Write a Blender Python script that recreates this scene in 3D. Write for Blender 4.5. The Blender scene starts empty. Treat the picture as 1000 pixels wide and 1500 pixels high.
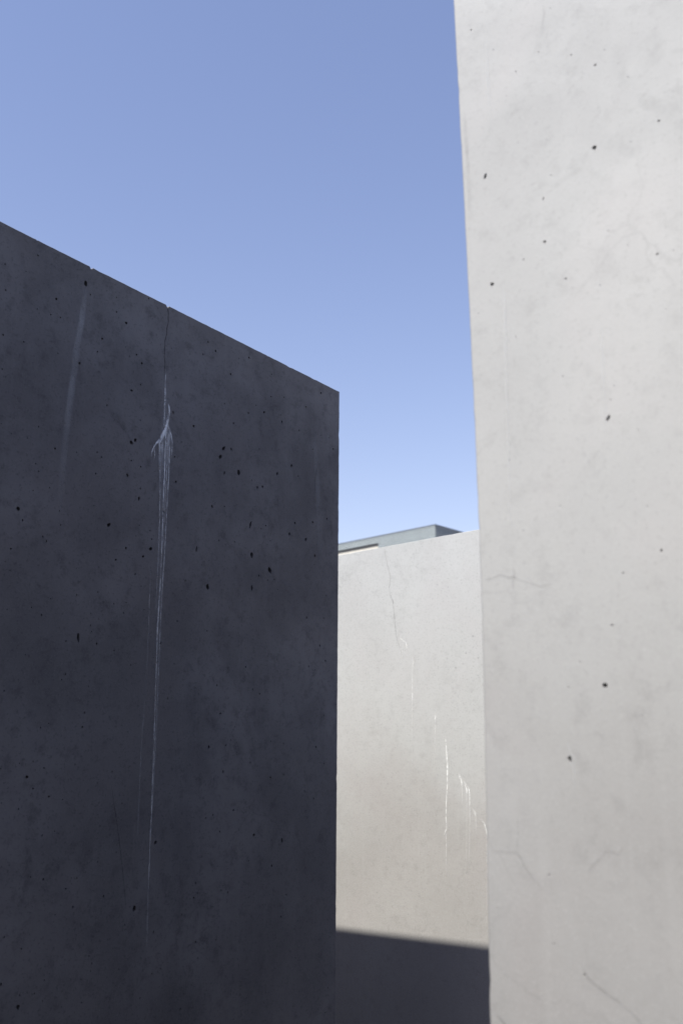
import bpy, bmesh, math, random
from mathutils import Vector
from mathutils.geometry import delaunay_2d_cdt

random.seed(11)
R = math.radians
scene = bpy.context.scene
COL = scene.collection

# ------------------------------------------------------------------ camera
EYE = Vector((0, 0, 1.75))
YAW, PITCH, FPX = R(36.5), R(14.43), 1430.0      # focal length in px of a 1000 x 1500 frame
dx, dy = math.cos(YAW), math.sin(YAW)
FWD = Vector((math.cos(PITCH) * dx, math.cos(PITCH) * dy, math.sin(PITCH)))
UP = Vector((-math.sin(PITCH) * dx, -math.sin(PITCH) * dy, math.cos(PITCH)))
RIGHT = Vector((dy, -dx, 0))
cam_data = bpy.data.cameras.new('camera')
cam = bpy.data.objects.new('camera', cam_data)
COL.objects.link(cam)
cam.location = EYE
cam.rotation_euler = FWD.to_track_quat('-Z', 'Y').to_euler()
cam_data.sensor_fit = 'VERTICAL'
cam_data.sensor_height = 36
cam_data.lens = 36 * FPX / 1500
cam_data.clip_start = 0.02
cam_data.clip_end = 6000
cam_data.dof.use_dof = True
cam_data.dof.focus_distance = 2.15
cam_data.dof.aperture_fstop = 6.3
scene.camera = cam

# ------------------------------------------------------------------ sky, sun, exposure
PHI, ELEV = R(1.5), R(57.28)
world = bpy.data.worlds.new('World')
scene.world = world
world.use_nodes = True
wn = world.node_tree
sky = wn.nodes.new('ShaderNodeTexSky')
sky.sky_type = 'NISHITA'
sky.sun_disc = False
sky.sun_elevation = ELEV
sky.sun_rotation = PHI - R(90)
sky.altitude = 40
sky.air_density = 1.5
sky.dust_density = 0.4
sky.ozone_density = 2.0
bg = wn.nodes['Background']
bg.inputs['Strength'].default_value = 0.1
wb = wn.nodes.new('ShaderNodeMix')                # the photograph's cool, slightly violet white balance
wb.data_type = 'RGBA'
wb.blend_type = 'MULTIPLY'
wb.inputs[0].default_value = 1
wb.inputs[7].default_value = (1.07, 0.90, 0.985, 1)
wn.links.new(sky.outputs[0], wb.inputs[6])
wn.links.new(wb.outputs[2], bg.inputs['Color'])

sun_data = bpy.data.lights.new('sun', 'SUN')
sun_data.energy = 4.5
sun_data.angle = R(0.53)
sun_data.color = (1.0, 0.975, 0.90)
sun = bpy.data.objects.new('sun', sun_data)
COL.objects.link(sun)
SDIR = Vector((-math.cos(PHI) * math.cos(ELEV), math.sin(PHI) * math.cos(ELEV), math.sin(ELEV)))
sun.rotation_euler = (-SDIR).to_track_quat('-Z', 'Y').to_euler()
sun.location = SDIR * 30

vs = scene.view_settings
vs.view_transform = 'Standard'
vs.look = 'None'
vs.gamma = 1
vs.use_curve_mapping = False
vs.exposure = 0.87


# ------------------------------------------------------------------ helpers
def ray(px, py):
    return (RIGHT * ((px - 500) / FPX) + UP * ((750 - py) / FPX) + FWD)


class Face:
    """A vertical plane: origin, u along the face (to the right), n into the stone."""
    def __init__(self, o, u, n):
        self.o, self.u, self.n = Vector(o), Vector(u), Vector(n)

    def uv(self, px, py):
        d = ray(px, py)
        t = (self.o - EYE).dot(self.n) / d.dot(self.n)
        p = EYE + d * t
        return Vector(((p - self.o).dot(self.u), p.z))

    def scale(self, px, py):                     # metres per photo pixel there
        d = ray(px, py)
        t = (self.o - EYE).dot(self.n) / d.dot(self.n)
        return t / FPX

    def pt(self, u, z, depth=0.0):
        return self.o + self.u * u + Vector((0, 0, z)) + self.n * depth


def link(name, me, mat=None, parent=None):
    o = bpy.data.objects.new(name, me)
    COL.objects.link(o)
    if mat:
        me.materials.append(mat)
    if parent:
        o.parent = parent
    return o


def tag(o, label=None, cat=None, group=None, kind=None):
    for k, v in (('label', label), ('category', cat), ('group', group), ('kind', kind)):
        if v:
            o[k] = v
    return o


def mesh_from(name, verts, faces):
    me = bpy.data.meshes.new(name)
    me.from_pydata([tuple(v) for v in verts], [], faces)
    me.update()
    return me


def box_mesh(name, c, ax, ay, az, hx, hy, hz, bevel=0):
    bm = bmesh.new()
    bmesh.ops.create_cube(bm, size=2)
    for v in bm.verts:
        v.co = Vector(c) + ax * (v.co.x * hx) + ay * (v.co.y * hy) + az * (v.co.z * hz)
    if bevel:
        bmesh.ops.bevel(bm, geom=bm.edges[:], offset=bevel, segments=1, affect='EDGES')
    bmesh.ops.recalc_face_normals(bm, faces=bm.faces[:])
    me = bpy.data.meshes.new(name)
    bm.to_mesh(me)
    bm.free()
    return me


# ------------------------------------------------------------------ materials
class NT:
    def __init__(self, name):
        self.m = bpy.data.materials.new(name)
        self.m.use_nodes = True
        self.t = self.m.node_tree
        self.n = self.t.nodes
        self.b = self.n['Principled BSDF']
        self.out = self.n['Material Output']
        self.tc = self.n.new('ShaderNodeTexCoord')

    def l(self, a, b):
        self.t.links.new(a, b)

    def mapped(self, scale, loc=(0, 0, 0)):
        mp = self.n.new('ShaderNodeMapping')
        mp.inputs['Scale'].default_value = scale
        mp.inputs['Location'].default_value = loc
        self.l(self.tc.outputs['Object'], mp.inputs['Vector'])
        return mp.outputs[0]

    def noise(self, scale, detail=4, rough=0.55, dist=0.0, vec=None):
        n = self.n.new('ShaderNodeTexNoise')
        n.inputs['Scale'].default_value = scale
        n.inputs['Detail'].default_value = detail
        n.inputs['Roughness'].default_value = rough
        n.inputs['Distortion'].default_value = dist
        self.l(vec if vec else self.tc.outputs['Object'], n.inputs['Vector'])
        return n.outputs['Fac']

    def rng(self, v, a, b, c=0.0, d=1.0):
        n = self.n.new('ShaderNodeMapRange')
        n.interpolation_type = 'SMOOTHSTEP'
        for k, x in (('From Min', a), ('From Max', b), ('To Min', c), ('To Max', d)):
            n.inputs[k].default_value = x
        self.l(v, n.inputs['Value'])
        return n.outputs[0]

    def math(self, op, a, b=None, clamp=False):
        n = self.n.new('ShaderNodeMath')
        n.operation = op
        n.use_clamp = clamp
        for i, x in enumerate((a, b)):
            if x is None:
                continue
            if isinstance(x, (int, float)):
                n.inputs[i].default_value = x
            else:
                self.l(x, n.inputs[i])
        return n.outputs[0]

    def mix(self, fac, a, b, mode='MIX'):
        n = self.n.new('ShaderNodeMix')
        n.data_type = 'RGBA'
        n.blend_type = mode
        for i, x in ((0, fac), (6, a), (7, b)):
            if isinstance(x, (int, float)):
                n.inputs[i].default_value = x
            elif isinstance(x, tuple):
                n.inputs[i].default_value = (*x, 1) if len(x) == 3 else x
            else:
                self.l(x, n.inputs[i])
        return n.outputs[2]

    def bump(self, h, strength, dist, prev=None):
        n = self.n.new('ShaderNodeBump')
        n.inputs['Strength'].default_value = strength
        n.inputs['Distance'].default_value = dist
        self.l(h, n.inputs['Height'])
        if prev:
            self.l(prev, n.inputs['Normal'])
        return n.outputs[0]


def concrete(name, light, dark, warm, off=(0, 0, 0), speck=0.25, cloud=0.5, craze=0.1,
             streak=0.25, lift=None, relief=1.0, mott=0.5):
    k = NT(name)
    v0 = k.mapped((1, 1, 1), off)
    big = k.noise(1.6, 6, 0.55, 0.6, v0)
    mid = k.noise(7.0, 6, 0.6, 0.4, v0)
    col = k.mix(k.rng(big, 0.36, 0.66, 0, cloud), light, dark)
    col = k.mix(k.rng(mid, 0.38, 0.72, 0, cloud * 0.65), col, dark)
    sm = k.noise(34.0, 5, 0.7, 0.2, v0)
    col = k.mix(k.rng(sm, 0.48, 0.75, 0, mott), col, tuple(c * 0.86 for c in dark))
    # pinkish and greenish cement paste in patches
    tone = k.noise(3.1, 4, 0.5, 0.8, k.mapped((1, 1, 0.8), (off[0] + 7, off[1], off[2] + 3)))
    col = k.mix(k.rng(tone, 0.45, 0.68, 0, 0.6), col, warm)
    if lift:      # darker and slightly warmer towards the bottom, ragged blend between the tones
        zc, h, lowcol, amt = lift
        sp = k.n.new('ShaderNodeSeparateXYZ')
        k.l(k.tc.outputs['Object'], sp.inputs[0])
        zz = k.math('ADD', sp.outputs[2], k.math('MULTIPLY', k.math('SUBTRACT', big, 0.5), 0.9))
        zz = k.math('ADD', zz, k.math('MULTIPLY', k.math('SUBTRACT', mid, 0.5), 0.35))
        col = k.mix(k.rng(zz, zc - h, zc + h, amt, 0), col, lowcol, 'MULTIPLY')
    # vertical rain wash
    run = k.noise(1.0, 5, 0.6, 0.3, k.mapped((16, 16, 0.7), off))
    run2 = k.noise(1.0, 3, 0.6, 0.2, k.mapped((55, 55, 1.6), off))
    col = k.mix(k.rng(run, 0.5, 0.74, 0, streak), col, tuple(c * 0.80 for c in light))
    col = k.mix(k.rng(run2, 0.55, 0.8, 0, streak * 0.8), col, tuple(min(1, c * 1.18) for c in light))
    # crazing of the cement skin
    vo = k.n.new('ShaderNodeTexVoronoi')
    vo.feature = 'DISTANCE_TO_EDGE'
    vo.inputs['Scale'].default_value = 5.5
    wv = k.n.new('ShaderNodeVectorMath')
    wv.operation = 'ADD'
    nz = k.n.new('ShaderNodeTexNoise')
    nz.inputs['Scale'].default_value = 9
    nz.inputs['Detail'].default_value = 5
    k.l(v0, nz.inputs['Vector'])
    sc = k.n.new('ShaderNodeVectorMath')
    sc.operation = 'SCALE'
    sc.inputs['Scale'].default_value = 0.16
    k.l(nz.outputs['Color'], sc.inputs[0])
    k.l(v0, wv.inputs[0])
    k.l(sc.outputs[0], wv.inputs[1])
    k.l(wv.outputs[0], vo.inputs['Vector'])
    hair = k.rng(vo.outputs['Distance'], 0.0, 0.018, 1, 0)
    hmask = k.rng(k.noise(2.3, 3, 0.5, 0, k.mapped((1, 1, 1), (off[0] + 3, off[1] + 9, off[2]))), 0.48, 0.66)
    hair = k.math('MULTIPLY', k.math('MULTIPLY', hair, hmask), craze)
    col = k.mix(hair, col, tuple(c * 0.35 for c in dark))
    # sand and aggregate
    fine = k.noise(190, 3, 0.65)
    finer = k.noise(520, 2, 0.6)
    col = k.mix(k.rng(fine, 0.54, 0.74, 0, speck), col, tuple(c * 0.55 for c in dark))
    col = k.mix(k.rng(finer, 0.52, 0.8, 0, speck * 0.8), col, tuple(min(1, c * 1.2) for c in light))
    k.l(col, k.b.inputs['Base Color'])
    k.l(k.rng(mid, 0.3, 0.7, 0.72, 0.9), k.b.inputs['Roughness'])
    k.b.inputs['Specular IOR Level'].default_value = 0.25
    b1 = k.bump(mid, 0.10 * relief, 0.01)
    b2 = k.bump(fine, 0.22 * relief, 0.0015, b1)
    b3 = k.bump(finer, 0.15, 0.0008, b2)
    k.l(b3, k.b.inputs['Normal'])
    return k.m


def plain(name, col, rough=0.7, var=0.15, scale=3.0, metallic=0.0):
    k = NT(name)
    n = k.noise(scale, 5, 0.6, 0.3)
    k.l(k.mix(k.rng(n, 0.3, 0.7), tuple(c * (1 - var) for c in col), tuple(min(1, c * (1 + var)) for c in col)),
        k.b.inputs['Base Color'])
    k.b.inputs['Roughness'].default_value = rough
    k.b.inputs['Metallic'].default_value = metallic
    return k.m


def stain(name, col, strength, nscale=60, lo=0.3, hi=0.62, stretch=(1, 1, 0.25)):
    """A thin mineral or dirt film; the point attribute 'cover' says how thick it is."""
    k = NT(name)
    at = k.n.new('ShaderNodeAttribute')
    at.attribute_name = 'cover'
    n = k.noise(nscale, 5, 0.65, 0.4, k.mapped(stretch))
    fac = k.math('MULTIPLY', at.outputs['Fac'], k.rng(n, lo, hi, 0.25, 1.0))
    fac = k.math('MULTIPLY', fac, strength, True)
    k.b.inputs['Base Color'].default_value = (*col, 1)
    k.b.inputs['Roughness'].default_value = 0.85
    k.b.inputs['Specular IOR Level'].default_value = 0.2
    tr = k.n.new('ShaderNodeBsdfTransparent')
    mx = k.n.new('ShaderNodeMixShader')
    k.l(fac, mx.inputs[0])
    k.l(tr.outputs[0], mx.inputs[1])
    k.l(k.b.outputs[0], mx.inputs[2])
    k.l(mx.outputs[0], k.out.inputs['Surface'])
    return k.m


M_LEFT = concrete('shade_darkened_concrete', (0.178, 0.169, 0.168), (0.098, 0.093, 0.094), (0.146, 0.136, 0.134),
                  (2.1, 0.4, 1.3), speck=0.5, cloud=0.8, craze=0.16, streak=0.25, mott=0.8)  # same concrete as the other steles, colour darkened to deepen its shade
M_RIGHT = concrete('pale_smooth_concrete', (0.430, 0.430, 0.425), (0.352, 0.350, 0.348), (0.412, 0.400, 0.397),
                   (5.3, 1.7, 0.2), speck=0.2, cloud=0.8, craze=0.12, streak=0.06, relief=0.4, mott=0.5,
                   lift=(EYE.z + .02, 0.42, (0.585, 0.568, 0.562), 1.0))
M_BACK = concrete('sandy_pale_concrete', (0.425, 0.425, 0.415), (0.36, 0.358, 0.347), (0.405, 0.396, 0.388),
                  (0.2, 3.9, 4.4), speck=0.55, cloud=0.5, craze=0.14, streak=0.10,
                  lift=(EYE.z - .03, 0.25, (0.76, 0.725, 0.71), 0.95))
M_AWAY = concrete('added_stele_concrete', (0.24, 0.236, 0.235), (0.19, 0.186, 0.184), (0.22, 0.213, 0.21), (9, 9, 2))
M_LIME = stain('lime_deposit', (0.80, 0.80, 0.79), 1.35, 140, 0.38, 0.62, (1, 1, 0.3))
M_LIMEOLD = stain('old_lime_deposit', (0.72, 0.72, 0.70), 1.2, 150, 0.34, 0.62, (1, 1, 0.35))
M_LIMEFAINT = stain('thin_lime_film', (0.62, 0.63, 0.64), 0.5, 40, 0.25, 0.65, (1, 1, 0.3))
M_DIRT = stain('dirt_film', (0.10, 0.098, 0.10), 0.55, 70, 0.35, 0.65, (1, 1, 0.8))
M_HAIRSOFT = stain('healed_crack_dirt', (0.17, 0.165, 0.165), 0.55, 90, 0.3, 0.6, (1, 1, 1))
M_HAIR = stain('hairline_crack_dirt', (0.09, 0.085, 0.085), 0.8, 90, 0.3, 0.6, (1, 1, 1))


# ------------------------------------------------------------------ ground
def ground():
    n = 60
    vs_, fs = [], []
    half = 1500.0
    cs = []
    for i in range(n + 1):
        t = i / n * 2 - 1
        cs.append(math.copysign(abs(t) ** 3.2, t) * half)
    for y in cs:
        for x in cs:
            r = math.hypot(x, y)
            z = 0.10 * math.sin(x * 0.21 + 0.4) * math.sin(y * 0.17) * min(1, max(0, (r - 5) / 15)) * (1 if r < 80 else 0)
            vs_.append((x, y, z))
    for j in range(n):
        for i in range(n):
            a = j * (n + 1) + i
            fs.append((a, a + 1, a + n + 2, a + n + 1))
    k = NT('dark_concrete_paving')
    br = k.n.new('ShaderNodeTexBrick')
    br.inputs['Scale'].default_value = 1
    br.inputs['Brick Width'].default_value = 0.11
    br.inputs['Row Height'].default_value = 0.11
    br.inputs['Mortar Size'].default_value = 0.006
    br.inputs['Color1'].default_value = (0.050, 0.049, 0.050, 1)
    br.inputs['Color2'].default_value = (0.068, 0.066, 0.065, 1)
    br.inputs['Mortar'].default_value = (0.03, 0.029, 0.028, 1)
    k.l(k.tc.outputs['Object'], br.inputs['Vector'])
    g = k.noise(60, 5, 0.6)
    k.l(k.mix(k.rng(g, 0.3, 0.7, 0, 0.4), br.outputs['Color'], (0.04, 0.04, 0.04)), k.b.inputs['Base Color'])
    k.b.inputs['Roughness'].default_value = 0.85
    inv = k.math('SUBTRACT', 1.0, br.outputs['Fac'])
    k.l(k.bump(g, 0.2, 0.003, k.bump(inv, 0.6, 0.006)), k.b.inputs['Normal'])
    tag(link('ground', mesh_from('ground', vs_, fs), k.m), kind='structure')


ground()


# ------------------------------------------------------------------ steles
def blob(c, w, h, ang, n=9, rough=0.28):
    pts = []
    ph = random.random() * 6.28
    for i in range(n):
        a = -2 * math.pi * i / n
        r = 1 + rough * (random.random() - 0.5) * 1.6 + 0.12 * math.sin(2 * a + ph)
        x, y = math.cos(a) * w / 2 * r, math.sin(a) * h / 2 * r
        ca, sa = math.cos(ang), math.sin(ang)
        pts.append(Vector((c[0] + x * ca - y * sa, c[1] + x * sa + y * ca)))
    return pts


def slit(poly, widths):
    """A thin closed outline round a polyline (a crack that runs into the stone)."""
    L, Rr = [], []
    for i, p in enumerate(poly):
        a = poly[max(0, i - 1)]
        b = poly[min(len(poly) - 1, i + 1)]
        d = (b - a).normalized()
        nrm = Vector((-d.y, d.x))
        w = widths[i] / 2
        L.append(p + nrm * w)
        Rr.append(p - nrm * w)
    return L + Rr[::-1]


def densify(poly, step, jit):
    out = [poly[0]]
    for a, b in zip(poly[:-1], poly[1:]):
        n = max(1, int((b - a).length / step))
        d = (b - a).normalized()
        nr = Vector((-d.y, d.x))
        for i in range(1, n + 1):
            p = a.lerp(b, i / n)
            if i < n:
                p = p + nr * random.uniform(-jit, jit)
            out.append(p)
    return out


FLAT = {}                                            # notch points -> where the un-nicked arris runs


def rough_line(a, b, step=0.012, jit=0.0008, chip=0.06, chipd=0.004, inward=None, notches=()):
    """Points from a to b (b left out): a cast edge, slightly uneven, chipped here and there."""
    a, b = Vector(a), Vector(b)
    L = (b - a).length
    n = max(1, int(L / step))
    ts = [i / n for i in range(n)]
    pts = []
    for i, t in enumerate(ts):
        p = a.lerp(b, t)
        if 0 < i:
            p = p + inward * random.uniform(0, jit)
            if random.random() < chip:
                p = p + inward * random.uniform(0.3, 1) * chipd
        if any(abs(t - tn) * L < wn * 1.2 for tn, wn, dn in notches):
            continue
        pts.append((t, p))
    for tn, wn, dn in notches:
        for s, dep in ((-1, 0), (-0.35, dn * 0.8), (0.25, dn), (1, 0)):
            t = tn + s * wn / L
            p = a.lerp(b, t) + inward * dep
            FLAT[(round(p.x, 6), round(p.y, 6))] = a.lerp(b, t)
            pts.append((t, p))
    pts.sort(key=lambda q: q[0])
    return [p for _, p in pts]


def stele_mesh(name, face, outline, cavities, thick, chamfer=0.0035):
    """outline: (u,z) loop. cavities: list of (loop, depth, floor_scale)."""
    cav = []
    for c in cavities:
        lp = c[0]
        ar = sum(lp[i].x * lp[(i + 1) % len(lp)].y - lp[(i + 1) % len(lp)].x * lp[i].y for i in range(len(lp)))
        if ar < 0:
            lp.reverse()
    for c in cavities:                                # keep cavities apart and inside
        bb = [min(p.x for p in c[0]), max(p.x for p in c[0]), min(p.y for p in c[0]), max(p.y for p in c[0])]
        if any(bb[0] < d[3][1] + .0008 and bb[1] > d[3][0] - .0008 and bb[2] < d[3][3] + .0008 and bb[3] > d[3][2] - .0008
               for d in cav):
            continue
        cav.append((c[0], c[1], c[2], bb))
    vin = list(outline)
    faces = [list(range(len(outline)))]
    for c in cav:
        faces.append(list(range(len(vin), len(vin) + len(c[0]))))
        vin += c[0]
    vo, eo, fo, ov, oe, of = delaunay_2d_cdt([Vector((v.x, v.y)) for v in vin], [], faces, 1, 1e-7)
    in2out = {}
    for i, lst in enumerate(ov):
        for q in lst:
            in2out[q] = i
    bm = bmesh.new()
    bv = [bm.verts.new(face.pt(v.x, v.y)) for v in vo]
    for f, src in zip(fo, of):
        if any(s > 0 for s in src):
            continue
        try:
            bm.faces.new([bv[i] for i in f])
        except ValueError:
            pass
    # the pits
    for ci, (loop, depth, fl, bb) in enumerate(cav):
        ids = [in2out[q] for q in faces[ci + 1]]
        if len(set(ids)) < len(ids):
            continue
        c = sum(loop, Vector((0, 0))) / len(loop)
        prev = [bv[i] for i in ids]
        if fl == 'slit':
            m = len(loop)
            low = [bm.verts.new(face.pt(p.x, p.y, depth)) for p in loop]
            for i in range(m):
                bm.faces.new((prev[i], prev[(i + 1) % m], low[(i + 1) % m], low[i]))
            h = m // 2
            for i in range(h - 1):
                bm.faces.new((low[i], low[i + 1], low[m - 2 - i], low[m - 1 - i]))
            continue
        for s, dd in ((1.12 if fl > 0.6 else 0.85, 0.45), (fl, 1.0)):
            ring = [bm.verts.new(face.pt(*(c + (p - c) * s), depth * dd * random.uniform(.9, 1.1))) for p in loop]
            m = len(loop)
            for i in range(m):
                bm.faces.new((prev[i], prev[(i + 1) % m], ring[(i + 1) % m], ring[i]))
            prev = ring
        bm.faces.new(prev)
    # arris, sides and back
    n = len(outline)
    ring0 = [bv[in2out[i]] for i in range(n)]
    area = sum(outline[i].x * outline[(i + 1) % n].y - outline[(i + 1) % n].x * outline[i].y for i in range(n))
    sg = 1 if area > 0 else -1
    off = []
    for i in range(n):
        a, b = outline[i - 1], outline[(i + 1) % n]
        d = (b - a).normalized()
        off.append(outline[i] + Vector((d.y, -d.x)) * sg * chamfer)
    ring1 = [bm.verts.new(face.pt(p.x, p.y, chamfer)) for p in off]
    flat = [FLAT.get((round(o.x, 6), round(o.y, 6)), o) + (f - o) for o, f in zip(outline, off)]
    ringm = [bm.verts.new(face.pt(p.x, p.y, 0.035)) for p in flat]
    ring2 = [bm.verts.new(face.pt(p.x, p.y, thick)) for p in flat]
    for ra, rb in ((ring0, ring1), (ring1, ringm), (ringm, ring2)):
        for i in range(n):
            bm.faces.new((ra[i], ra[(i + 1) % n], rb[(i + 1) % n], rb[i]))
    bm.faces.new(ring2)
    bmesh.ops.recalc_face_normals(bm, faces=bm.faces[:])
    me = bpy.data.meshes.new(name)
    bm.to_mesh(me)
    bm.free()
    return me


def film(name, face, pts, mat, parent, lift=0.0006, jit=0.15, wob=0.0):
    """A film along a polyline. pts: (px, py, width_px, cover)."""
    rows = []
    dense = []
    for a, b in zip(pts[:-1], pts[1:]):
        n = max(1, int(math.hypot(b[0] - a[0], b[1] - a[1]) / 7))
        for i in range(n):
            t = i / n
            dense.append([a[j] + (b[j] - a[j]) * t for j in range(4)])
    dense.append(list(pts[-1]))
    ph = random.random() * 9
    for i, q in enumerate(dense):
        if wob:
            q[0] += wob * random.uniform(-1, 1)
            q[1] += wob * random.uniform(-1, 1)
            q[0] += wob * math.sin(i * 0.55 + ph) + wob * 0.5 * math.sin(i * 1.7 + ph * 2)
        q[2] *= random.uniform(1 - jit, 1 + jit) * (1.35 if face is FL and mat is M_LIME else 1)
    P = [face.uv(q[0], q[1]) for q in dense]
    verts, faces_, cov = [], [], []
    prof = (-1, -0.55, 0, 0.55, 1)
    wt = (0, 0.75, 1, 0.75, 0)
    for i, p in enumerate(P):
        a, b = P[max(0, i - 1)], P[min(len(P) - 1, i + 1)]
        d = (b - a).normalized()
        nr = Vector((-d.y, d.x))
        w = dense[i][2] * face.scale(dense[i][0], dense[i][1]) * 0.5
        end = 0.0 if i in (0, len(P) - 1) else 1.0
        for s, k in zip(prof, wt):
            q = p + nr * w * s
            verts.append(face.pt(q.x, q.y, -(lift + 0.0005 * k)))
            cov.append(k * dense[i][3] * end)
    m = len(prof)
    for i in range(len(P) - 1):
        for j in range(m - 1):
            faces_.append((i * m + j, i * m + j + 1, (i + 1) * m + j + 1, (i + 1) * m + j))
    me = mesh_from(name, verts, faces_)
    at = me.attributes.new('cover', 'FLOAT', 'POINT')
    at.data.foreach_set('value', cov)
    return link(name, me, mat, parent)


def pits_from(face, lst, depth_k=1.5):
    out = []
    for q in lst:
        x, y, w, h = q[:4]
        ang = q[4] if len(q) > 4 else random.uniform(-0.4, 0.4)
        dk = q[5] if len(q) > 5 else depth_k
        s = face.scale(x, y)
        n = 10 if max(w, h) > 4 else 7
        out.append((blob(face.uv(x, y), w * s, h * s, ang, n), max(w, h) * s * dk, 0.75 if dk > 0.8 else 0.4))
    return out


# ---- shaded stele on the left -------------------------------------------------
A_L, B_L = 1.93, 1.43
FL = Face((0, B_L, 0), (1, 0, 0), (0, 1, 0))
tc = FL.uv(497, 574)
bc = FL.uv(491, 1500)
tl = FL.uv(0, 324)
lean = (tc.x - bc.x) / (tc.y - bc.y)
slope = (tc.y - tl.y) / (tc.x - tl.x)
W_L = 1.05
z0 = -0.15
BR = Vector((tc.x - lean * (tc.y - z0), z0))
TR = Vector(tc)
TL = Vector((tc.x - W_L, tc.y - slope * W_L))
BLc = Vector((BR.x - W_L, z0))
nt = []
Ltop = (TL - TR).length
for px, py, wpx, dpx in ((134.5, 391, 3.5, 3.2), (246, 448, 3.5, 3.2), (55, 351, 2, .8), (392, 520, 2, .7), (310, 480, 2, .7)):
    s = FL.scale(px, py)
    nt.append(((FL.uv(px, py) - TR).length / Ltop, wpx * s, dpx * s))
outline_L = (rough_line(BR, TR, inward=Vector((-1, 0)), chip=0.03, chipd=0.002)
             + rough_line(TR, TL, inward=Vector((0, -1)), jit=0.0006, chip=0.04, chipd=0.0016, notches=nt)
             + rough_line(TL, BLc, step=0.2, inward=Vector((1, 0)))
             + [BLc])
LP = [(126, 415, 4.5, 7), (83, 438, 3.2, 3.4), (185, 473, 4, 3.2), (75, 461, 2, 2), (89, 465, 2, 2), (9, 425, 2.2, 2.2),
      (56, 374, 2.4, 2.2), (150, 496, 2.6, 2.6), (208, 532, 3, 3), (117, 532, 3, 3.4), (193, 572, 3.6, 3), (242, 588, 3, 3.4),
      (254, 604, 3, 3.2), (284, 624, 3.6, 3), (192.5, 648, 6, 4.5, 0.5), (198.5, 644.5, 4.5, 4.2, 0.5), (81, 657, 2.6, 2.6),
      (187, 696, 3.4, 3.4), (204, 730, 3, 5), (240, 750, 4, 3.4), (27, 745, 4.2, 5.2), (160, 769, 4.4, 5), (305, 501, 2.5, 2.5),
      (316, 514, 3, 3), (365, 524, 2.6, 2.6), (338, 548, 2.6, 2.6), (387, 604, 3, 3), (413, 618, 3.2, 3), (364, 605, 2.4, 2.4),
      (342, 620, 2.4, 2.4), (328, 657, 4, 7, -0.4), (323, 669, 5, 4.6), (339, 658, 2.8, 3.4), (350, 692, 6, 5.6, -0.6),
      (329, 693, 2.8, 4), (427, 682, 3, 3.8), (406, 694, 2.6, 4.4), (377, 714, 3, 3), (384.5, 713, 3, 3), (258, 706, 3, 3),
      (311, 742, 3, 3.4), (367, 769, 3, 10), (432, 766, 3, 3), (424, 782, 3.4, 4), (448, 790, 2.8, 5, -0.4), (458, 765, 2.6, 2.8),
      (479, 760, 2.2, 2.8), (470, 576, 2.2, 3), (448, 596, 2, 2.4), (488, 658, 2.2, 2.6), (218, 437, 2.4, 2.4), (171, 457, 2.2, 2.2),
      (185, 803, 3, 3.4), (221, 804, 4.6, 5), (210, 815, 3.4, 3), (170, 820, 2.6, 2.6), (288, 804, 3, 6.4), (369, 813, 5.2, 7.4),
      (395, 835, 5, 9, 0.75), (304.5, 860, 5, 7.4), (369, 861, 3, 6), (461, 814, 3, 3.4), (449, 905, 2.4, 3), (115, 934, 4, 9.5),
      (360, 977, 2.6, 2.2), (323, 1045, 3, 3), (124, 1044, 2.4, 2.4), (121, 1065, 2.4, 2.4), (306, 1094, 3, 3.4), (331, 1092, 2.2, 2.2),
      (327, 1130, 2.6, 3), (396, 1139, 2.8, 2.6), (342, 1187, 2.4, 2.4), (40, 1138, 4, 4), (49, 1155, 2.4, 2.4), (72, 1167, 2.8, 2.6),
      (65, 1125, 2.2, 2.2), (220, 777, 2, 2), (97, 939, 2.2, 2.2), (142, 943, 2.2, 2.4), (228, 1234, 4, 4.4), (372, 1223, 4.4, 3),
      (413, 1231, 3, 6), (197, 1331, 5, 6, -0.5), (64, 1288, 3, 3), (107, 1329, 2.6, 2.6), (27, 1475, 4.6, 5.4), (2, 1442, 3, 3.4),
      (97, 1302, 2.2, 2.2), (284, 1315, 2.2, 2.2)]
rnd = random.Random(5)
for i in range(260):
    x, y = rnd.uniform(-10, 490), rnd.uniform(360, 1490)
    if y < 345 + 0.503 * x or any(math.hypot(x - q[0], y - q[1]) < 8 for q in LP):
        continue
    s = rnd.choice((1.2, 1.4, 1.6, 1.8, 2.0))
    LP.append((x, y, s, s * rnd.uniform(0.9, 1.5)))
cavL = []
ck = [(246, 453), (246.8, 463), (247, 472), (244.6, 482), (244.6, 490), (242, 500), (241.5, 512), (241, 524), (242, 536), (241, 548), (242, 558)]
sc_ = FL.scale(245, 500)
cj = densify([FL.uv(*p) for p in ck], 0.0045, 0.0011)
cavL.append((slit(cj, [sc_ * random.uniform(.7, 1.6) * (1.25 - .8 * i / len(cj)) for i in range(len(cj))]), 0.012, 'slit'))
cavL += pits_from(FL, [(q[0], q[1], q[2] * 1.3, q[3] * 1.3, *q[4:]) for q in LP])
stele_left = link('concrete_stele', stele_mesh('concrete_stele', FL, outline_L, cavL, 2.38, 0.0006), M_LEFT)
tag(stele_left, 'dark shaded concrete stele with sloping top edge, pitted face and white lime drip', 'stele', 'concrete steles')

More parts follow.
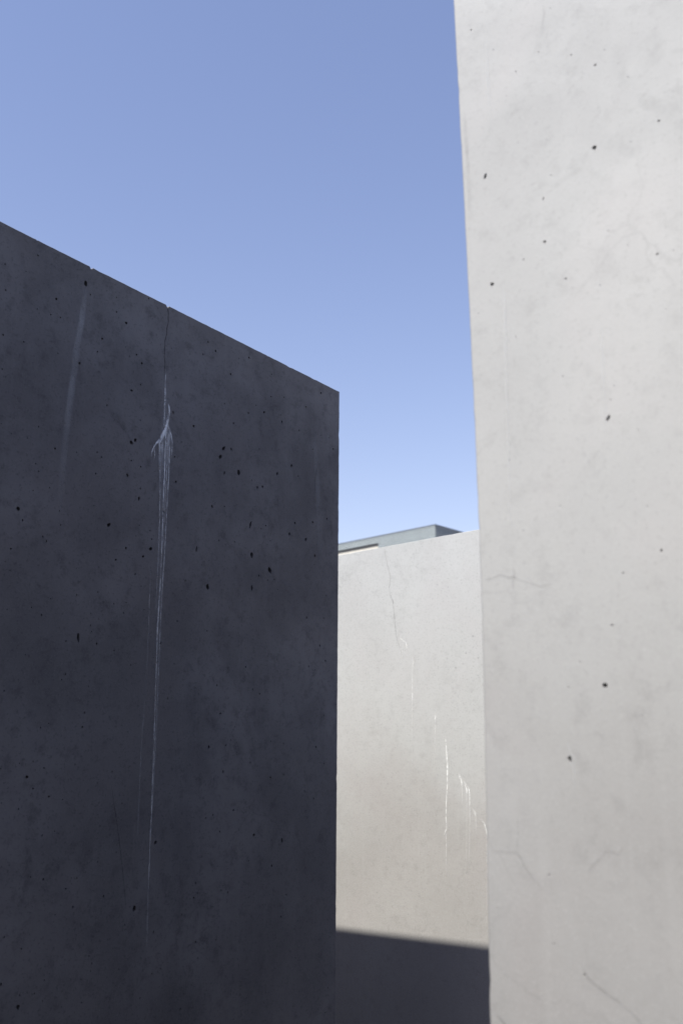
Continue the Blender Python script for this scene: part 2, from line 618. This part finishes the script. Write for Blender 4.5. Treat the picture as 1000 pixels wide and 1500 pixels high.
# lime drip under the crack
film('lime_streak', FL, [(242.5, 540, 1.6, .2), (242, 560, 2.2, .5), (241.6, 585, 3, .6), (241, 600, 3, .35), (240, 630, 2.5, .2)], M_LIME, stele_left)
film('lime_streak', FL, [(245, 588, 2, .3), (247.5, 596, 3.2, .75), (248, 604, 3.2, .75), (245.5, 616, 4, .8), (243, 627, 5, .85),
                         (239, 637, 5.5, .8), (235, 645, 5, .75), (229, 649, 3, .7), (225, 655, 2.6, .7), (222, 663, 2.4, .55), (221.5, 670, 2, .2)], M_LIME, stele_left, jit=.25)
film('lime_streak', FL, [(244, 618, 3, .4), (247, 630, 7, .42), (247.5, 642, 9, .42), (246, 652, 9, .38), (245, 664, 8, .2), (244, 690, 7, .1)], M_LIME, stele_left, lift=.0009, jit=.25)
film('lime_streak', FL, [(244, 616, 1.6, .5), (246.5, 628, 1.8, .7), (250, 638, 2, .7), (251.5, 648, 2, .6), (251, 660, 1.8, .35), (250, 676, 1.4, .1)], M_LIME, stele_left, jit=.3, lift=.002)
film('lime_streak', FL, [(240, 634, 1.8, .6), (236, 644, 2, .8), (232.5, 650, 2.2, .8), (232.5, 664, 1.6, .5), (232, 690, 1.2, .2)], M_LIME, stele_left, jit=.3, lift=.002)
film('lime_streak', FL, [(225, 654, 1.4, .4), (226, 664, 1.5, .5), (224.5, 676, 1.2, .15)], M_LIME, stele_left, jit=.3, lift=.002)
film('lime_streak', FL, [(238, 640, 5, .4), (237, 652, 7, .45), (236, 665, 6, .2), (235, 690, 5, .05)], M_LIME, stele_left, lift=.0012)
film('lime_streak', FL, [(243, 622, 2.2, .6), (241.5, 650, 2.4, .8), (240.5, 690, 2.3, .7), (238.5, 740, 2.1, .55), (236.5, 800, 1.9, .42), (234.5, 850, 2, .38),
                         (232, 890, 2.6, .5), (230, 920, 2.6, .45), (229, 960, 1.8, .32), (227, 1020, 1.9, .42), (225, 1090, 2, .38), (221.5, 1180, 2, .36), (219, 1240, 2, .36), (217, 1290, 1.8, .22), (214, 1390, 2, .10)], M_LIME, stele_left, lift=.0015)
film('lime_streak', FL, [(248, 645, 2, .6), (248.5, 660, 2.2, .7), (246.8, 700, 2, .5), (244, 750, 1.9, .45), (241, 810, 1.8, .4), (237.5, 860, 1.8, .38), (235, 910, 1.6, .28), (232, 980, 1.7, .33), (229, 1060, 1.6, .3), (225.5, 1130, 1.5, .2), (222, 1200, 1.4, .1)], M_LIME, stele_left)
film('lime_streak', FL, [(234.5, 648, 1.8, .5), (234.5, 680, 1.8, .5), (234, 740, 1.6, .4), (232.5, 800, 1.4, .28), (230, 850, 1.4, .2), (228, 900, 1.2, .1)], M_LIME, stele_left)
film('lime_streak', FL, [(244.5, 660, 1.5, .4), (243, 700, 1.5, .4), (240, 760, 1.4, .2), (238, 800, 1.3, .1)], M_LIME, stele_left, lift=.0018)
film('lime_streak', FL, [(221, 830, 1.4, .08), (219, 870, 1.6, .22), (217.5, 920, 1.5, .15), (214, 1000, 1.4, .05), (207, 1090, 1.6, .14), (204, 1160, 1.6, .14), (201, 1230, 1.4, .06)], M_LIME, stele_left)
film('lime_halo', FL, [(243, 560, 6, .05), (243, 600, 12, .2), (242, 630, 22, .4), (240, 660, 26, .42), (239, 720, 22, .28), (236, 800, 18, .2), (232, 900, 18, .16), (227, 1050, 16, .1), (221, 1200, 12, .04)], M_LIMEFAINT, stele_left, lift=.0003, jit=.25)
# pale rain band, dirt smudges and the hairline
film('pale_rain_band', FL, [(126, 421, 5, .1), (125, 432, 10, .4), (122, 450, 12, .5), (116, 490, 14, .5), (108, 545, 14, .5), (101, 600, 14, .4), (95, 650, 14, .26), (91, 700, 14, .12), (87, 750, 12, .05)], M_LIMEFAINT, stele_left)
film('pale_rain_band', FL, [(460, 640, 8, .05), (463, 690, 16, .2), (466, 740, 16, .18), (468, 800, 14, .08), (470, 850, 12, .02)], M_LIMEFAINT, stele_left)
film('dirt_smudge', FL, [(158, 596, 8, .1), (166, 607, 16, .45), (174, 614, 18, .5), (181, 625, 13, .5), (187, 637, 9, .4), (193, 648, 7, .2)], M_DIRT, stele_left, jit=.3)
film('dirt_smudge', FL, [(466, 680, 3, .1), (463, 690, 4, .5), (461, 705, 3.5, .5), (462, 730, 3, .3), (463, 745, 2.5, .1)], M_DIRT, stele_left, jit=.3)
film('dirt_smudge', FL, [(175, 650, 10, .1), (186, 690, 16, .18), (187, 740, 20, .1), (187, 800, 18, .03)], M_DIRT, stele_left, jit=.3, lift=.001)
film('hairline_crack', FL, [(163, 1150, 1.2, .2), (167, 1178, 1.4, .8), (172, 1210, 1.4, .9), (178, 1260, 1.4, .8), (182, 1300, 1.2, .5), (185, 1338, 1.2, .2)], M_HAIR, stele_left)
film('hairline_crack', FL, [(388, 782, 1.2, .2), (388, 790, 1.4, .6), (385, 797, 1.3, .6), (382, 812, 1.2, .3)], M_HAIR, stele_left, wob=.6)

# ---- pale stele on the right ---------------------------------------------------
A_R = 0.88
FR = Face((A_R, 0, 0), (0, -1, 0), (1, 0, 0))
edge = [FR.uv(*p) for p in ((665, 0), (675.3, 200), (685.4, 400), (694.8, 600), (701.6, 760), (706, 880), (709.4, 1000),
                            (714, 1250), (718.3, 1480))]         # the arris bows slightly
ZT = EYE.z + 1.0
k0 = (edge[0].x - edge[1].x) / (edge[0].y - edge[1].y)
k1 = (edge[-2].x - edge[-1].x) / (edge[-2].y - edge[-1].y)
tlR = Vector((edge[0].x + k0 * (ZT - edge[0].y), ZT))
blR = Vector((edge[-1].x + k1 * .3 * (z0 - edge[-1].y), z0))
trR = tlR + Vector((2.38, 0.03))
brR = blR + Vector((2.38, 0))
chain = [tlR] + edge + [blR]
outline_R = rough_line(brR, trR, step=.3, inward=Vector((-1, 0))) + rough_line(trR, tlR, step=.03, inward=Vector((0, -1)), jit=.001)
for a_, b_ in zip(chain[:-1], chain[1:]):
    outline_R += rough_line(a_, b_, step=.012, inward=Vector((1, 0)), jit=.0005, chip=.05, chipd=.0012)
outline_R += [blR]
RP = [(689.5, 44, 3, 3, 0, .6), (788, 76, 2.4, 2.4, 0, .5), (836, 80, 3, 3, 0, .5), (871, 95, 4, 4, 0, .7), (722, 73, 2, 2, 0, .5),
      (964, 177, 4.4, 4, 0, .7), (869.5, 216, 6, 8, -.5), (710, 258, 4.6, 9.5, -.4), (795, 291, 2, 6, -.2, .5), (797, 354, 4.4, 4.6, 0, .8),
      (766, 380, 2.6, 2.6, 0, .5), (828, 408, 3.2, 3.2, 0, .6), (962, 372, 4.4, 4, 0, .5), (720, 416, 6, 6), (755, 493, 2.2, 2.2, 0, .5),
      (890, 612, 5.4, 9.5, -.5), (824, 551, 3, 2.4, 0, .3), (968, 807, 3, 8, 0, .35), (912, 839, 3, 4, 0, .4),
      (896, 916, 4.5, 4, 0, .35), (885.5, 1004, 7.6, 6.4, .3), (834, 1111, 7, 8.5, .5), (832, 1007, 2.4, 2.4, 0, .4), (804, 1282, 4, 3, 0, .35),
      (856, 1428, 5, 4, 0, .35), (811, 1383, 4, 3, 0, .3), (700, 459, 2, 2, 0, .4)]
for i in range(48):
    x, y = rnd.uniform(725, 995), rnd.uniform(10, 1490)
    if any(math.hypot(x - q[0], y - q[1]) < 10 for q in RP):
        continue
    s = rnd.choice((1.3, 1.6, 2.0))
    RP.append((x, y, s, s * 1.2, 0, .4))
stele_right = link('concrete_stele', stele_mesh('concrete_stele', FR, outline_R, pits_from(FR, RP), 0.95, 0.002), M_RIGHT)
tag(stele_right, 'tall pale sunlit concrete stele with smooth face rising out of the frame', 'stele', 'concrete steles')

film('hairline_crack', FR, [(706, 850, 2.5, .4), (718, 847, 3, .5), (731, 842, 3, .35), (745, 845, 4, .5), (753, 845, 5, .7), (758, 848, 3, .3), (775, 852, 2, .2), (790, 858, 4, .3), (812, 855, 3, .2)], M_HAIRSOFT, stele_right, wob=.8)
film('hairline_crack', FR, [(752, 828, 3, .1), (752, 842, 5, .4), (751, 856, 4, .3), (752, 868, 3, .1)], M_HAIRSOFT, stele_right, wob=.5, lift=.001)
film('hairline_crack', FR, [(718, 1246, 2.5, .35), (735, 1247, 2.5, .4), (757, 1249, 2.5, .4), (768, 1268, 2.5, .4), (781, 1287, 2.5, .35), (794, 1300, 2.5, .1)], M_HAIRSOFT, stele_right, wob=.5)
film('hairline_crack', FR, [(757, 1195, 2, .2), (759, 1222, 2, .35), (757, 1249, 2, .2)], M_HAIRSOFT, stele_right, wob=.5)
film('hairline_crack', FR, [(860, 1280, 2, .1), (870, 1265, 2.5, .35), (882, 1253, 2.5, .35), (890, 1246, 2.5, .3), (905, 1250, 2.5, .3), (915, 1238, 2.5, .2)], M_HAIRSOFT, stele_right, wob=.5)
film('hairline_crack', FR, [(850, 1410, 3, .1), (856, 1426, 4, .4), (875, 1445, 4, .4), (895, 1460, 4, .4), (915, 1475, 4, .35), (935, 1492, 4, .3), (945, 1510, 4, .2)], M_HAIRSOFT, stele_right, wob=.8)
film('hairline_crack', FR, [(724, 1484, 5, .3), (733, 1492, 6, .5), (741, 1502, 6, .5), (750, 1515, 5, .3)], M_HAIRSOFT, stele_right, wob=.5)
film('lime_streak', FR, [(828, 1085, 4, .1), (834, 1098, 6, .4), (838, 1112, 6, .55), (840, 1130, 6, .5), (841, 1146, 5, .2), (842, 1165, 4, .05)], M_LIMEFAINT, stele_right)
film('pale_rain_band', FR, [(738, 400, 4, .1), (739, 450, 6, .5), (742, 560, 6, .5), (745, 680, 6, .35), (747, 780, 6, .1)], M_LIMEFAINT, stele_right)
film('pale_rain_band', FR, [(880, 470, 6, .1), (882, 520, 8, .4), (884, 570, 8, .3), (887, 640, 6, .1)], M_LIMEFAINT, stele_right)
film('pale_rain_band', FR, [(712, 60, 6, .2), (714, 110, 8, .45), (717, 160, 8, .2), (719, 200, 6, .05)], M_LIMEFAINT, stele_right)
film('dirt_smudge', FR, [(794, 5, 3, .1), (797, 20, 4, .22), (794, 38, 4, .2), (791, 52, 3, .05)], M_DIRT, stele_right)
film('dirt_smudge', FR, [(795, 288, 6, .05), (815, 270, 9, .13), (840, 252, 10, .13), (860, 244, 8, .05)], M_DIRT, stele_right, jit=.3)
film('dirt_smudge', FR, [(905, 60, 14, .05), (908, 85, 24, .10), (912, 110, 22, .08), (915, 140, 16, .03)], M_DIRT, stele_right, jit=.3)
film('dirt_smudge', FR, [(930, 140, 20, .05), (950, 150, 30, .12), (975, 160, 24, .08), (990, 170, 18, .03)], M_DIRT, stele_right, jit=.3)
film('dirt_smudge', FR, [(680, 165, 7, .1), (683, 205, 9, .22), (686, 260, 9, .16), (690, 330, 8, .05)], M_DIRT, stele_right, jit=.3)

# ---- pale stele seen through the gap --------------------------------------------
A_B = 2.88
FB = Face((A_B, 0, 0), (0, -1, 0), (1, 0, 0))
p1, p2 = FB.uv(499, 813), FB.uv(701, 775.5)
slB = (p2.y - p1.y) / (p2.x - p1.x)
uL, uR_ = -3.72, -1.36
tlB = Vector((uL, p1.y + slB * (uL - p1.x)))
trB = Vector((uR_, p1.y + slB * (uR_ - p1.x)))
outline_B = (rough_line((uR_, z0), trB, step=.3, inward=Vector((-1, 0)))
             + rough_line(trB, tlB, step=.014, inward=Vector((0, -1)), jit=.0007, chip=.05, chipd=.002)
             + rough_line(tlB, (uL, z0), step=.3, inward=Vector((1, 0)))
             + [Vector((uL, z0))])
BP = [(692, 932, 2.4, 3.2), (692, 948, 2, 2), (682, 957, 2.4, 3), (700, 964, 3, 2), (667, 978, 2, 2.6), (676, 926, 2, 2), (655, 965, 1.6, 2.4),
      (700, 990, 2.4, 1.8), (646, 954, 1.8, 2), (688, 905, 1.6, 1.6), (634, 940, 1.5, 1.5), (516, 1352, 1.8, 1.8), (605, 875, 1.8, 1.8), (660, 850, 1.6, 1.6)]
for i in range(60):
    x, y = rnd.uniform(500, 712), rnd.uniform(830, 1350)
    if any(math.hypot(x - q[0], y - q[1]) < 7 for q in BP):
        continue
    BP.append((x, y, rnd.uniform(.8, 1.2), rnd.uniform(.8, 1.4), 0, .5))
BP = [(q[0], q[1], q[2] * .75, q[3] * .75, 0, .5) for q in BP]
sb = FB.scale(570, 850)
ckb = [(563, 804.5), (564.5, 812), (566, 820), (567, 828), (570.5, 840), (571.5, 850), (569.5, 862)]
cavB = [(slit([FB.uv(*p) for p in ckb], [sb * w for w in (1.0, .9, .8, .4, .6, .5, .3)]), 0.0015, 'slit')] + pits_from(FB, BP)
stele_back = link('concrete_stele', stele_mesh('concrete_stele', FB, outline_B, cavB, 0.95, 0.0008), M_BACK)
tag(stele_back, 'pale sunlit concrete stele in the gap, dark shadow across its foot', 'stele', 'concrete steles')
film('hairline_crack', FB, [(569.5, 860, 1, .6), (571, 872, 1, .5), (574.5, 881, 1.2, .6), (576, 892, 1, .4), (577, 905, 1, .6), (579, 925, 1, .5), (583, 940, 1, .4), (590, 960, 1, .2)], M_HAIR, stele_back, wob=.5)
film('lime_streak', FB, [(585, 926, 1.6, .5), (587, 936, 2, .7), (591, 940, 1.8, .6), (595, 943, 2.2, .8), (596, 951, 2, .5), (596, 960, 1.5, .1)], M_LIMEOLD, stele_back)
for x, a, b, c in ((586, 938, 972, .4), (589, 942, 975, .35), (592, 945, 965, .25)):
    film('lime_streak', FB, [(x, a, 1.3, c), (x, (a + b) / 2, 1.3, c), (x, b, 1, .05)], M_LIMEOLD, stele_back)
film('lime_streak', FB, [(604, 958, 2, .3), (605, 972, 3, .5), (604, 990, 2.4, .5), (604, 1015, 2.2, .7), (604, 1032, 2, .65), (604, 1060, 2, .25), (603, 1130, 2, .1)], M_LIMEOLD, stele_back)
film('lime_streak', FB, [(637, 1040, 1.6, .5), (637.5, 1050, 2, .9), (637, 1060, 2, .7), (637, 1085, 2, .3), (636, 1125, 2, .1)], M_LIMEOLD, stele_back)
film('lime_streak', FB, [(650, 1077, 1.6, .4), (652.5, 1084, 2, .8), (653.5, 1100, 2.6, 1), (655, 1118, 2.8, 1), (655, 1150, 2.2, 1), (653.5, 1175, 2, .85), (653, 1200, 2.2, .8),
                         (654, 1213, 2.2, .8), (651, 1222, 2, .6), (649, 1229, 1.6, .2)], M_LIMEOLD, stele_back)
film('lime_streak', FB, [(653, 1218, 2, .5), (653.5, 1240, 1.8, .4), (653, 1290, 1.6, .12)], M_LIMEOLD, stele_back)
film('lime_streak', FB, [(671.5, 1133, 2, .6), (674, 1140, 4, 1), (676.5, 1148, 3.5, .9), (677, 1160, 2, .6), (677, 1180, 1.4, .1)], M_LIMEOLD, stele_back)
film('lime_streak', FB, [(678.5, 1143, 3, .9), (681.5, 1150, 3.6, 1), (683.5, 1158, 2.4, .8), (683.5, 1175, 1.6, .4), (683.5, 1200, 1.4, .2), (683, 1250, 1.4, .25), (682, 1300, 1.2, .08)], M_LIMEOLD, stele_back)
film('lime_streak', FB, [(684, 1150, 3, .8), (687, 1158, 3.4, .95), (688, 1170, 2.4, .8), (688, 1185, 2, .5), (688, 1210, 1.5, .3), (687.5, 1250, 1.5, .3), (687, 1290, 1.2, .08)], M_LIMEOLD, stele_back, lift=.001)
film('lime_streak', FB, [(690, 1183, 2.5, .4), (695, 1190, 4, .5), (697, 1198, 3, .3), (697, 1220, 2, .1)], M_LIMEOLD, stele_back)
film('lime_streak', FB, [(703, 1198, 1.8, .5), (709, 1207, 2.2, .8), (712.5, 1217, 2.6, .85), (713, 1225, 2, .5), (713, 1260, 1.6, .45), (713, 1330, 1.4, .3), (713, 1380, 1.4, .1)], M_LIMEOLD, stele_back)


# ------------------------------------------------------------------ the building far behind
DB = 78.0
d0 = ray(637, 768)
d0 = d0 / math.hypot(d0.x, d0.y)
K = EYE + d0 * DB                                    # roof corner nearest to us
aL, aR = YAW + R(47.2), YAW - R(42.8)
EL = Vector((math.cos(aL), math.sin(aL), 0))          # along the sunlit long side
ER = Vector((math.cos(aR), math.sin(aR), 0))          # along the shaded short side
Z = Vector((0, 0, 1))
HT = K.z
LONG, SHORT = 34.0, 22.0
m_clad = plain('grey_metal_cladding', (0.29, 0.325, 0.335), 0.5, 0.06, 1.2)
m_cap = plain('dark_roof_flashing', (0.12, 0.135, 0.155), 0.5, 0.08)
m_dark = plain('black_louvre', (0.035, 0.037, 0.04), 0.6, 0.1)
m_wall = plain('cream_render', (0.50, 0.475, 0.42), 0.85, 0.05)
m_frame = plain('window_frame_grey', (0.12, 0.125, 0.13), 0.5, 0.05)
kg = NT('window_glass')
kg.b.inputs['Base Color'].default_value = (0.03, 0.04, 0.05, 1)
kg.b.inputs['Roughness'].default_value = 0.08
m_glass = kg.m
bld = bpy.data.objects.new('office_building', None)
COL.objects.link(bld)
bld.location = (0, 0, 0)
tag(bld, 'distant flat-roofed building with grey metal cladding, peeking over the pale stele', 'building')
base = Vector((K.x, K.y, 0))


def bpart(name, mat, u0, u1, v0, v1, zlo, zhi, parent=bld, bevel=0):
    """box in the building's own axes: u along the long side, v along the short side"""
    c = base + EL * ((u0 + u1) / 2) + ER * ((v0 + v1) / 2) + Z * ((zlo + zhi) / 2)
    return link(name, box_mesh(name, c, EL, ER, Z, (u1 - u0) / 2, (v1 - v0) / 2, (zhi - zlo) / 2, bevel), mat, parent)


BAND = 2.0                                            # clad roof band
bpart('wall', m_wall, 0.35, LONG - .35, .35, SHORT - .35, -0.5, HT - BAND + .1)
core = bpart('roof', m_dark, 0.06, LONG - .06, .06, SHORT - .06, HT - BAND, HT - .08)
bpart('parapet_cap', m_cap, -0.05, LONG + .05, -.05, SHORT + .05, HT - .079, HT, core)
dq = ray(554, 790)
tq = (K - EYE).dot(ER) / dq.dot(ER)
U_SLOT = (EYE + dq * tq - K).dot(EL)                  # where the window slot ends
nb = 10
bh = (BAND - .09) / nb
for i in range(nb):
    zz = HT - .085 - (i + 1) * bh
    # the long side has a window slot cut into its lower boards further left
    u_end = LONG if i < 3 else U_SLOT
    bpart('cladding_board', m_clad, 0.0, u_end, -.02, .055, zz + .045, zz + bh, core)
    bpart('cladding_board', m_clad, -.02, .055, .062, SHORT, zz + .045, zz + bh, core)
# the slot: dark reveal above a cream sill band
zs = HT - .085 - 3 * bh
bpart('slot_head', m_dark, U_SLOT + .01, LONG - .3, -.012, .05, zs - .26, zs - .01, core)
bpart('sill_band', m_wall, U_SLOT + .01, LONG - .3, -.05, .052, HT - BAND - .30, zs - .27, core)
for fl in range(5):
    zt = HT - BAND - 1.0 - fl * 3.4
    if zt - 1.9 < 0.4:
        break
    for j in range(8):
        u = 2.2 + j * 4.0
        fr = bpart('window', m_frame, u, u + 2.2, .27, .36, zt - 1.9, zt)
        for q in range(2):
            bpart('pane', m_glass, u + .08 + q * 1.06, u + 1.06 + q * 1.06, .255, .268, zt - 1.82, zt - .08, fr)
        bpart('sill', m_cap, u - .08, u + 2.28, .2, .349, zt - 1.98, zt - 1.905, fr)

# ------------------------------------------------------------------ unseen neighbour steles, added to shape the light in the gaps
def added_stele(x0, x1, y0, y1, zt, label):
    f = Face((x0, 0, 0), (0, -1, 0), (1, 0, 0))
    ol = (rough_line((-y0, z0), (-y0, zt), step=.2, inward=Vector((-1, 0)))
          + rough_line((-y0, zt), (-y1, zt + .02), step=.05, inward=Vector((0, -1)))
          + rough_line((-y1, zt + .02), (-y1, z0), step=.2, inward=Vector((1, 0))) + [Vector((-y1, z0))])
    o = link('concrete_stele', stele_mesh('concrete_stele', f, ol, [], x1 - x0), M_AWAY)  # added unseen stele, shapes the light in the gaps
    tag(o, label, 'stele', 'concrete steles')


added_stele(-1.40, -0.45, -1.92, .46, EYE.z + 1.3, 'added plain concrete stele standing behind the camera')
added_stele(-1.40, -0.45, 1.43, 3.81, EYE.z + 1.3, 'added plain concrete stele left of the dark shaded one, outside the frame')
added_stele(2.88, 3.83, -1.92, .46, EYE.z + .3, 'added plain concrete stele hidden behind the tall pale stele')
added_stele(4.78, 5.73, -1.92, .46, EYE.z + .25, 'added plain concrete stele two places behind the tall pale stele, hidden')
added_stele(4.78, 5.73, 1.43, 3.81, EYE.z + .25, 'added plain concrete stele hidden behind the pale stele in the gap')
